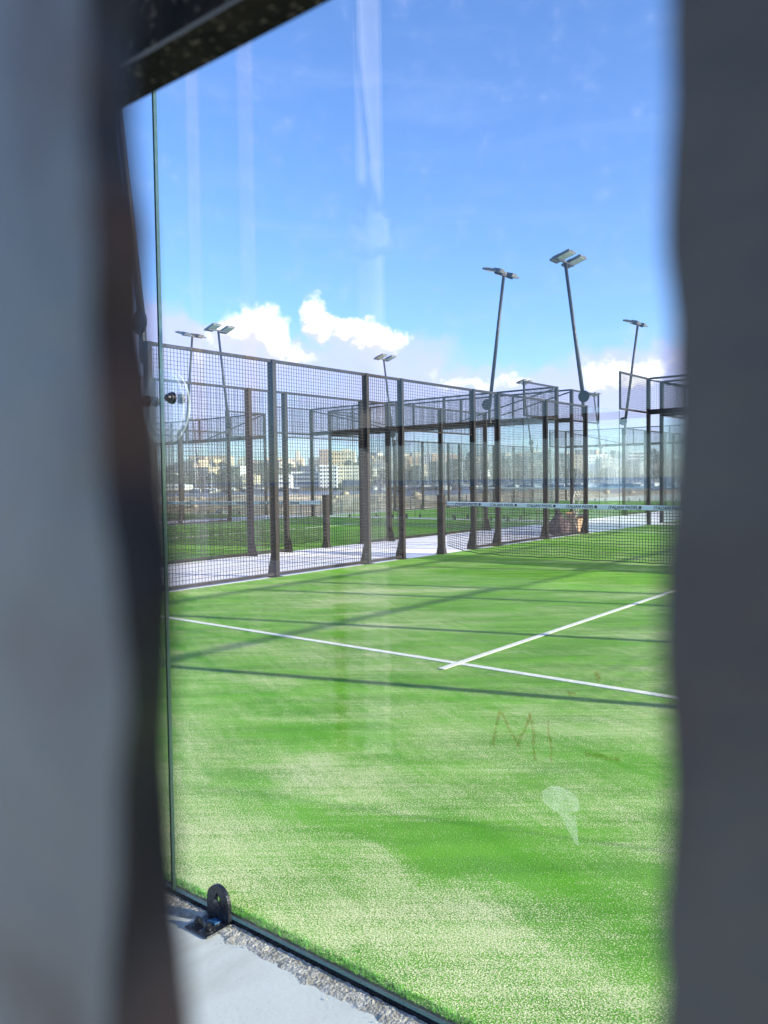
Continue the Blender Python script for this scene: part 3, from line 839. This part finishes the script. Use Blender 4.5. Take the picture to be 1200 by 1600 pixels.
# ------------------------------------------------------------------ land, water, far shore
def uv_of(x, y):
    d = Vector((x - CAM.x, y - CAM.y, 0)); return d.dot(RH), d.dot(FH)
def land_h(x, y):
    u, v = uv_of(x, y)
    h = -.42
    n1 = noise.noise((x * .09, y * .09, 2)); n2 = noise.noise((x * .3, y * .3, 6)); n3 = noise.noise((x * 1.1, y * 1.1, 8))
    if -60 < u < 60:
        out_ = max(0, min(1, (v - 33 - .0 * u) / 8)) if x < -19.5 or y > 66 else 0
        h += out_ * (.42 + .45 * n1 + .28 * n2 + .10 * n3)
    edge = 72 + 6 * noise.noise((u * .06, 0, 1)) + 2 * noise.noise((u * .3, 0, 4))
    if v > edge: h -= min(5.5, (v - edge) * 1.0)
    return h
V = []; Fc = []
us = [-400, -200, -120, -80, -60] + [-50 + 1.0 * i for i in range(101)] + [60, 80, 120, 200, 400]
vs = [-60, -20, 0, 15] + [24 + .8 * i for i in range(72)] + [84, 90, 110]
for v_ in vs:
    for u_ in us:
        p = CAM + FH * v_ + RH * u_; V.append((p.x, p.y, land_h(p.x, p.y) if v_ < 100 else -6))
nu = len(us)
for j in range(len(vs) - 1):
    for i in range(nu - 1): a = j * nu + i; Fc.append((a, a + 1, a + nu + 1, a + nu))
me = D.meshes.new('ground'); me.from_pydata(V, [], Fc); me.materials.append(M['terrain']); me.polygons.foreach_set('use_smooth', [True] * len(Fc))
tag(put('ground', me), kind='structure')
mb = MB(); c = CAM + FH * 2000
mb.quad([(CAM.x - 6000, CAM.y - 6000, -2.4), (CAM.x + 6000, CAM.y - 6000, -2.4), (CAM.x + 6000, CAM.y + 6000, -2.4), (CAM.x - 6000, CAM.y + 6000, -2.4)])
tag(mb.build('water', M['water']), kind='structure')
for i in range(26):
    px = random.uniform(270, 1040); dep = random.uniform(40, 68); p = far(px, dep, 0)
    if p.x > -20.5 and p.y < 66: continue
    p.z = land_h(p.x, p.y) - .03
    lump('boulder', M['stone'], p, random.uniform(.12, .34), i * 1.7, 'sandy boulder lying on the rubble beyond the courts', 'boulder', None, (1.2, 1, .8), 0, 'boulders on the sandy ground', 10, 7)
p = far(347, 37, 0); p.z = land_h(p.x, p.y) - .02
lump('boulder', M['rock'], p, .34, 77.0, 'large pale blue grey boulder behind the third court at left', 'boulder', None, (1.1, .9, .75), 0, None, 14, 9)
# low pipe rail beyond the back row
t = thing('guard_rail', 'low dark pipe rail running beyond the courts before the sandy rubble', 'rail', (-19.4, 21, -.42))
mb = MB(); mb.bar((0, 0, .95), (-.6, 26, .95), .05); mb.build('rail_tube', M['rail'], t)
for i in range(11):
    mb = MB(); mb.bar((-.6 * i / 10.4, i * 2.5, -.1), (-.6 * i / 10.4, i * 2.5, .93), .045); mb.build('rail_post', M['rail'], t)

def hill_h(u, v):
    n1 = noise.noise((u * .006, v * .004, 3)); n2 = noise.noise((u * .02, v * .015, 5)); n3 = noise.noise((u * .07, v * .05, 9))
    a = u / v
    top = 13.5 + 3 * math.sin(a * 5 + 1) + 3.5 * n1
    t = max(0, min(1, (v - 345) / 330)); t = t * t * (3 - 2 * t)
    st = -1.6 if v < 345 else -1.2 + top * t + 3.2 * n2 * min(1, t * 3) + 1.2 * n3 * min(1, t * 4)
    return st
V = []; Fc = []
als = [-1.2 + 2.4 * i / 220 for i in range(221)]
vs = [322, 322.2, 330, 338] + [346 + 6 * i for i in range(62)] + [740, 800, 900, 1200]
for v_ in vs:
    for a_ in als:
        u_ = a_ * v_; p = CAM + FH * v_ + RH * u_
        V.append((p.x, p.y, -6 if v_ < 322.1 else hill_h(u_, min(v_, 720)) - (v_ - 720) * .02 * (v_ > 720)))
nu = len(als)
for j in range(len(vs) - 1):
    for i in range(nu - 1): a = j * nu + i; Fc.append((a, a + 1, a + nu + 1, a + nu))
me = D.meshes.new('hillside'); me.from_pydata(V, [], Fc); me.materials.append(M['hill']); me.polygons.foreach_set('use_smooth', [True] * len(Fc))
tag(put('hillside', me), kind='structure')

HRZ = math.atan2(-FH.x, FH.y)                  # heading: buildings turned to face the courts
def wbox(name, mat, parent, lo, hi):
    mb = MB(); mb.b2(lo, hi); return mb.build(name, M[mat], parent)
def box_mesh(mat, w, d, h):
    def mk():
        mb = MB(); mb.b2((-w / 2, 0, 0), (w / 2, d, h)); return mb.mesh('wall', M[mat])
    return cached(('bx', mat, round(w, 2), round(d, 2), round(h, 2)), mk)
def win_mesh(w, h, mat='win'):
    def mk():
        mb = MB(); mb.b2((-w / 2, -.12, 0), (w / 2, .02, h)); return mb.mesh('window', M[mat])
    return cached(('win', round(w, 2), round(h, 2), mat), mk)
def span(px0, px1, py0, py1, dep):
    a = far(px0, dep, 0); b = far(px1, dep, 0); w = (b - a).length; c = (a + b) / 2
    z1 = far_z((px0 + px1) / 2, py0, dep); z0 = far_z((px0 + px1) / 2, py1, dep)
    return c, w, z0, z1
def building(px0, px1, py0, py1, dep, mat, label, cols=0, rows=0, ww=.5, wh=.5, bands=0, bmat='winblue', depth=14, rz=0, name='building', winmat='win', roofbox=False, group=None):
    c, w, z0, z1 = span(px0, px1, py0, py1, dep); c.z = z0; h = z1 - z0
    t = thing(name, label, 'building', c, HRZ + rz, group)
    put('wall', box_mesh(mat, w, depth, h + 6), t, (0, 0, -6))
    for r in range(rows):
        for q in range(cols):
            put('window', win_mesh(w / cols * ww, h / rows * wh, winmat), t, (-w / 2 + w * (q + .5) / cols, 0, h * (r + .28) / rows))
    for r in range(bands):
        put('window_band', win_mesh(w * .94, h / bands * .58, bmat), t, (0, 0, h * (r + .22) / bands))
    if roofbox:
        put('roof_room', box_mesh(mat, w * .3, depth * .4, h * .18), t, (w * .12, 3, h)) 
    mb = MB(); mb.b2((-w / 2 - .15, -.15, h), (w / 2 + .15, .35, h + .5)); mb.build('parapet', M[mat], t)
    return t
building(436, 456, 743, 765, 335, 'bwhite', 'white low seafront building with slots, left of the blue glazed block', 2, 3, .55, .3)
building(456, 500, 738, 765, 345, 'bwhite', 'long seafront building with dark blue glass bands across it', bands=4)
building(470, 494, 729, 739, 352, 'bdark', 'set back blue glazed upper block above the banded seafront building', bands=3)
building(500, 528, 728, 764, 338, 'bwhite', 'tall white seafront block with a grid of square windows', 5, 6, .5, .5)
building(528, 575, 729, 752, 344, 'lime2', 'cream seafront block with rows of square windows', 10, 4, .42, .5)
building(536, 572, 751, 763, 340, 'bdark', 'dark low annex on the quay below the cream block', 4, 2, .6, .5)
building(500, 518, 703, 726, 520, 'bbrown', 'pinkish brown block on the skyline beside the honey coloured palace', 3, 4, .3, .4)
building(518, 556, 705, 727, 530, 'lime1', 'large honey coloured palace with a flat top on the skyline', 7, 3, .35, .4, roofbox=True)
building(592, 606, 714, 727, 480, 'bbrown', 'square brown topped block on the hill left of the masts', 3, 3, .4, .4)
t = building(463, 474, 719, 730, 560, 'lime1', 'limestone church with a bell tower and small dome on the ridge', 2, 1, .3, .5, name='church')
w_ = 5; hh = far_z(468, 712, 560) - far_z(468, 719, 560)
put('bell_tower', box_mesh('lime2', 2.4, 2.4, hh + 5), t, (-1.0, 1, far_z(468, 719, 560) - t.location.z - 1.2))
mb = MB(); mb.lathe((1.6, 4, 4.6), (0, 0, 1), [(1.9, 0), (1.8, .8), (1.3, 1.7), (.5, 2.2), (.1, 2.9)], 14); mb.build('dome', M['lime3'], t)
building(893, 917, 712, 742, 380, 'lime1', 'honey coloured apartment block behind the fence posts at right', 4, 5, .35, .45)
building(920, 942, 712, 724, 430, 'bwhite', 'white upper terrace building seen through the far glass wall', 4, 2, .5, .4)
building(942, 958, 716, 727, 400, 'lime2', 'cream building right of the white terrace building, seen through glass', 3, 2, .5, .4)
building(982, 1010, 706, 722, 410, 'bwhite', 'white balconied building right of the bent post, in the far glass', bands=3, bmat='win')
building(985, 1000, 719, 731, 392, 'bdark', 'dark boathouse below the white balconied building', 3, 1, .5, .4)
building(296, 322, 713, 724, 600, 'lime3', 'orange tinted row house on the left ridge', 5, 2, .35, .45)
building(326, 362, 712, 722, 610, 'lime1', 'long honey coloured terrace on the left ridge', 8, 2, .35, .45)
building(376, 392, 715, 728, 560, 'lime2', 'yellowish stone block on the left slope beside the fence post', 3, 3, .35, .4)
building(380, 400, 742, 762, 345, 'lime1', 'ochre quay warehouse at the water on the left', 3, 2, .4, .4)
building(258, 290, 757, 764, 330, 'bwhite', 'long low white shed on the far quay at left', 6, 1, .5, .4)
i = 0
for k in range(120):
    px = random.uniform(255, 1040) if k % 3 else random.uniform(255, 700)
    v = random.choice([random.uniform(430, 560), random.uniform(560, 700), random.uniform(600, 690)])
    if px < 420 and random.random() < .35: continue
    if 430 < px < 580 and v < 560: continue
    u = v * (px - 600) / FPX; z = hill_h(u, v); p = far(px, v, z)
    w = random.uniform(7, 17); h = random.uniform(4, 8.5); m_ = random.choice(['lime1', 'lime2', 'lime2', 'lime3', 'bwhite', 'bbrown'])
    w = round(w); h = round(h * 2) / 2
    t = thing('hill_house', 'small flat roofed limestone house on the far hillside', 'house', p, HRZ + random.choice([-.5, -.3, 0, .2, .45]), 'houses on the far hillside')
    put('wall', box_mesh(m_, w, 10, h + 4), t, (0, 0, -4))
    nw_ = max(2, int(w / 3.5))
    for r in range(2 if h > 5.5 else 1):
        for q in range(nw_): put('window', win_mesh(1.1, 1.5), t, (-w / 2 + w * (q + .5) / nw_, 0, .9 + r * 3.0))
# trees along the far shore
def tree_mesh(seed, R_, H):
    rnd = random.Random(seed); mb = MB()
    for i in range(420):
        a = rnd.uniform(0, 6.28); rr = R_ * rnd.random() ** .5; zf = rnd.random()
        lob = .65 + .35 * noise.noise((math.cos(a) * 1.5, math.sin(a) * 1.5, seed + zf * 2))
        p = Vector((math.cos(a) * rr * lob * (1 - .6 * abs(zf - .45)), math.sin(a) * rr * lob * (1 - .6 * abs(zf - .45)), H * (.28 + .72 * zf)))
        q = rnd.uniform(.3, .75); n = Vector((rnd.uniform(-1, 1), rnd.uniform(-1, 1), rnd.uniform(-.3, 1))).normalized(); x = n.orthogonal().normalized() * q; y = n.cross(x)
        mb.quad([p - x, p + y * .6, p + x, p - y * .6])
    me = D.meshes.new('crown'); me.from_pydata(mb.v, [], mb.f); me.materials.append(M['tree_leaf']); return me
TM = [tree_mesh(s, 3.6 + .8 * (s % 3), 5.5 + (s % 2) * 2) for s in range(5)]
tb = MB(); tb.tube([(0, 0, -1), (.1, 0, 1.2), (0, .1, 3.2)], .32, 8, r2=.14)
TB = tb.mesh('trunk', M['trunk'])
for k in range(170):
    px = random.uniform(250, 1045); v = random.choice([random.uniform(348, 420), random.uniform(420, 640)])
    u = v * (px - 600) / FPX; p = far(px, v, hill_h(u, v) - .2)
    if 430 < px < 580 and v < 360: continue
    t = thing('hill_tree', 'dark bushy tree growing among the houses of the far shore', 'tree', p, random.uniform(0, 6), 'trees on the far shore')
    s_ = random.uniform(.7, 1.25)
    c_ = put('crown', random.choice(TM), t); c_.scale = (s_, s_, s_); put('trunk', TB, t)
# marina
def hull_mesh(L, B, mt='hull'):
    mb = MB(); n = 12; rows = []
    for i in range(n + 1):
        a = i / n; x = -L / 2 + L * a; w = B / 2 * (1 - max(0, (a - .45) / .55) ** 2.2) * (.8 + .2 * min(1, a * 4)); sh = 1.05 + .35 * a * a
        rows.append([(x, -w * .3, -.3), (x, -w * .86, .2), (x, -w, sh), (x, 0, sh + .06), (x, w, sh), (x, w * .86, .2), (x, w * .3, -.3)])
    for r in rows: mb.v += r
    for i in range(n):
        for k in range(7): mb.f.append((i * 7 + k, i * 7 + (k + 1) % 7, (i + 1) * 7 + (k + 1) % 7, (i + 1) * 7 + k)); mb.mi.append(0)
    mb.f.append(tuple(range(7))); mb.f.append(tuple(n * 7 + k for k in range(7))); mb.mi += [0, 0]
    mb.b2((-L * .18, -B * .26, 1.05), (L * .16, B * .26, 1.6), 1); return mb.mesh('hull', [M[mt], M['hull']])
def rig_mesh(H, mat, lean=0):
    mb = MB(); mb.tube([(0, 0, 1.2), (lean, 0, H)], .11, 6, r2=.07)
    for z in (.45, .72): mb.bar((lean * z, -1.1, H * z), (lean * z, 1.1, H * z), .06)
    mb.bar((0, 0, 2.6), (-4.2, 0, 2.7), .14)
    for p in ((-5.4, 0, 1.2), (5.2, 0, 1.5)): mb.bar(p, (lean, 0, H * .98), .035)
    for s in (-1, 1): mb.bar((0, s * 1.5, 1.2), (lean, 0, H * .95), .03)
    return mb.mesh('rig', M[mat])
cov = MB(); cov.tube([(-.3, 0, 2.95), (-4.1, 0, 2.9)], .22, 8); COV = cov.mesh('sail_cover', M['sailcover'])
HM = [hull_mesh(11, 3.4), hull_mesh(13, 3.9), hull_mesh(9.5, 3.1, 'hulld'), hull_mesh(10.5, 3.2, 'hulld')]
RM = [rig_mesh(h, m_) for h in (12.5, 14.5, 16.5, 18.5) for m_ in ('mastm', 'mastd')]
for k in range(150):
    px = random.uniform(590, 1055) if k < 138 else random.uniform(300, 580)
    v = random.uniform(286, 320); p = far(px, v, -2.4)
    t = thing('sailboat', 'moored sailboat with a bare mast in the far marina', 'sailboat', p, HRZ + math.pi / 2 + random.gauss(0, .22) + random.choice([0, math.pi]), 'sailboats moored in the marina')
    put('hull', random.choice(HM), t); put('rig', random.choice(RM if k < 138 else RM[:4]), t); put('sail_cover', COV, t)

# ------------------------------------------------------------------ light and sky
EL = 17.0; AZ = 71.5
sun = D.lights.new('sun', 'SUN'); sun.energy = 5.0; sun.angle = rad(.5); sun.color = (1, .925, .76)
so = D.objects.new('sun', sun); COL.objects.link(so)
sd = Vector((math.sin(rad(AZ)) * math.cos(rad(EL)), math.cos(rad(AZ)) * math.cos(rad(EL)), math.sin(rad(EL))))
so.rotation_euler = sd.to_track_quat('Z', 'Y').to_euler(); so.location = (20, 10, 20)

w = D.worlds.new('World'); sc.world = w; w.use_nodes = True
nt = w.node_tree; nt.nodes.clear(); k = N(nt)
sky = k.n('ShaderNodeTexSky', sky_type='NISHITA'); sky.sun_disc = False
sky.sun_elevation = rad(EL); sky.sun_rotation = rad(AZ); sky.ozone_density = 3.0; sky.air_density = 1.0; sky.dust_density = .3
SKY = .092
dirv = k.n('ShaderNodeTexCoord').outputs['Generated']
skc = k.mix(1.0, sky.outputs[0], (.76, .95, 1.30), 'MULTIPLY')
warp = k.n('ShaderNodeTexNoise', inp={'Scale': 22.0, 'Detail': 6.0, 'Roughness': .62}); nt.links.new(dirv, warp.inputs['Vector'])
wv = k.vmath('SCALE', k.vmath('SUBTRACT', warp.outputs['Color'], (.5, .5, .5)), scale=.075)
dw = k.vmath('ADD', dirv, wv)
def puffs(lst, vec):
    tot = None
    for px, py, rx, ry, amp in lst:
        d = pix_dir(px, py)
        diff = k.vmath('SUBTRACT', vec, tuple(d))
        # ellipse: measure along the sideways and upward directions
        x = k.vmath('DOT_PRODUCT', diff, tuple(RV * (FPX / rx)), out=1); y = k.vmath('DOT_PRODUCT', diff, tuple(UV * (FPX / ry)), out=1)
        q = k.math('ADD', k.math('MULTIPLY', x, x), k.math('MULTIPLY', y, y))
        m_ = k.math('MULTIPLY', k.math('MAXIMUM', k.math('SUBTRACT', 1.0, q), 0.0), amp)
        tot = m_ if tot is None else k.math('ADD', tot, m_)
    front = k.math('GREATER_THAN', k.vmath('DOT_PRODUCT', vec, tuple(FV), out=1), 0.0)
    return k.math('MULTIPLY', tot, front)
white = [(385, 505, 42, 36, 1.2), (425, 515, 36, 38, 1.1), (350, 535, 50, 40, .8), (440, 552, 70, 30, .9), (500, 500, 28, 34, 1.2), (530, 515, 38, 22, 1.1), (580, 525, 44, 22, 1.0), (620, 528, 28, 22, .9), (560, 545, 80, 20, .5),
         (690, 590, 30, 12, .6), (740, 600, 55, 16, .7), (805, 598, 30, 18, .8), (935, 580, 34, 26, .9), (1005, 575, 50, 30, 1.0), (960, 600, 70, 20, .5)]
veil = [(330, 560, 170, 70, .9), (560, 575, 210, 70, .9), (760, 620, 200, 55, .9), (980, 600, 160, 70, .9), (600, 660, 700, 60, .7), (240, 520, 120, 50, .6), (100, 600, 300, 120, .8), (1200, 600, 300, 120, .8)]
pw = puffs(white, dw); pv = puffs(veil, dw)
det = k.noise(dirv, 34, 7, .62)
dens_w = k.ramp(k.math('ADD', pw, k.math('MULTIPLY', k.math('SUBTRACT', det, .5), .9)), .05, 1.2)
dens_v = k.math('MULTIPLY', k.ramp(k.math('ADD', pv, k.math('MULTIPLY', k.math('SUBTRACT', det, .5), .8)), -.05, .95), .85)
# light from the upper right models the heaps
pl = puffs(white, k.vmath('ADD', dw, tuple(RV * .010 + UV * .014)))
det2 = k.noise(k.vmath('ADD', dirv, tuple(RV * .004 + UV * .006)), 34, 7, .62)
shade = k.math('ADD', k.math('SUBTRACT', pw, pl), k.math('MULTIPLY', k.math('SUBTRACT', det, det2), 1.6))
lit = k.ramp(shade, -.35, .30)
CW = 5.5
c_w = k.mix(lit, (.60 * CW, .60 * CW, .88 * CW), (1.12 * CW, 1.09 * CW, 1.08 * CW))
c_v = (.54 * CW, .55 * CW, .92 * CW)
# thin high streaks
ci = k.ramp(k.noise(k.scalev(dirv, (1.5, 1.5, 9)), 3.2, 6, .62, .5), .48, .78)
ci = k.math('MULTIPLY', ci, .06)
col = k.mix(ci, skc, (.75 * CW, .82 * CW, 1.02 * CW))
col = k.mix(dens_v, col, c_v); col = k.mix(dens_w, col, c_w)
bg = k.n('ShaderNodeBackground', inp={'Strength': SKY}); nt.links.new(col, bg.inputs[0])
wo = k.n('ShaderNodeOutputWorld'); nt.links.new(bg.outputs[0], wo.inputs[0])

HAZE = .0003
if HAZE:
    m, nt = new_mat('thin_harbour_haze'); k = N(nt)
    pv_ = k.n('ShaderNodeVolumePrincipled', inp={'Color': (.80, .82, .95, 1), 'Density': HAZE, 'Anisotropy': .2})
    o_ = k.n('ShaderNodeOutputMaterial'); nt.links.new(pv_.outputs[0], o_.inputs['Volume'])
    mb = MB(); q0 = CAM + FH * 620; R_ = Matrix.Rotation(HRZ, 3, 'Z')
    mb.box((q0.x, q0.y, 18.5), (3200, 1330, 53), 0, R_)
    tag(mb.build('haze', m), kind='stuff')
# ------------------------------------------------------------------ camera
cam = D.cameras.new('camera'); co = D.objects.new('camera', cam); COL.objects.link(co)
co.matrix_world = Matrix(((RV.x, UV.x, -FV.x, CAM.x), (RV.y, UV.y, -FV.y, CAM.y), (RV.z, UV.z, -FV.z, CAM.z), (0, 0, 0, 1)))
cam.sensor_fit = 'VERTICAL'; cam.sensor_height = 36; cam.lens = FPX / 1600 * 36
cam.clip_start = .005; cam.clip_end = 12000
cam.dof.use_dof = True; cam.dof.focus_distance = 8.0; cam.dof.aperture_fstop = cam.lens / 1000 / .0022
sc.camera = co
sc.render.engine = 'CYCLES'
sc.cycles.transparent_max_bounces = 48; sc.cycles.max_bounces = 10; sc.cycles.diffuse_bounces = 3; sc.cycles.glossy_bounces = 4
sc.cycles.use_denoising = True
sc.view_settings.view_transform = 'Standard'; sc.view_settings.look = 'None'; sc.view_settings.exposure = 1.5; sc.view_settings.gamma = 1
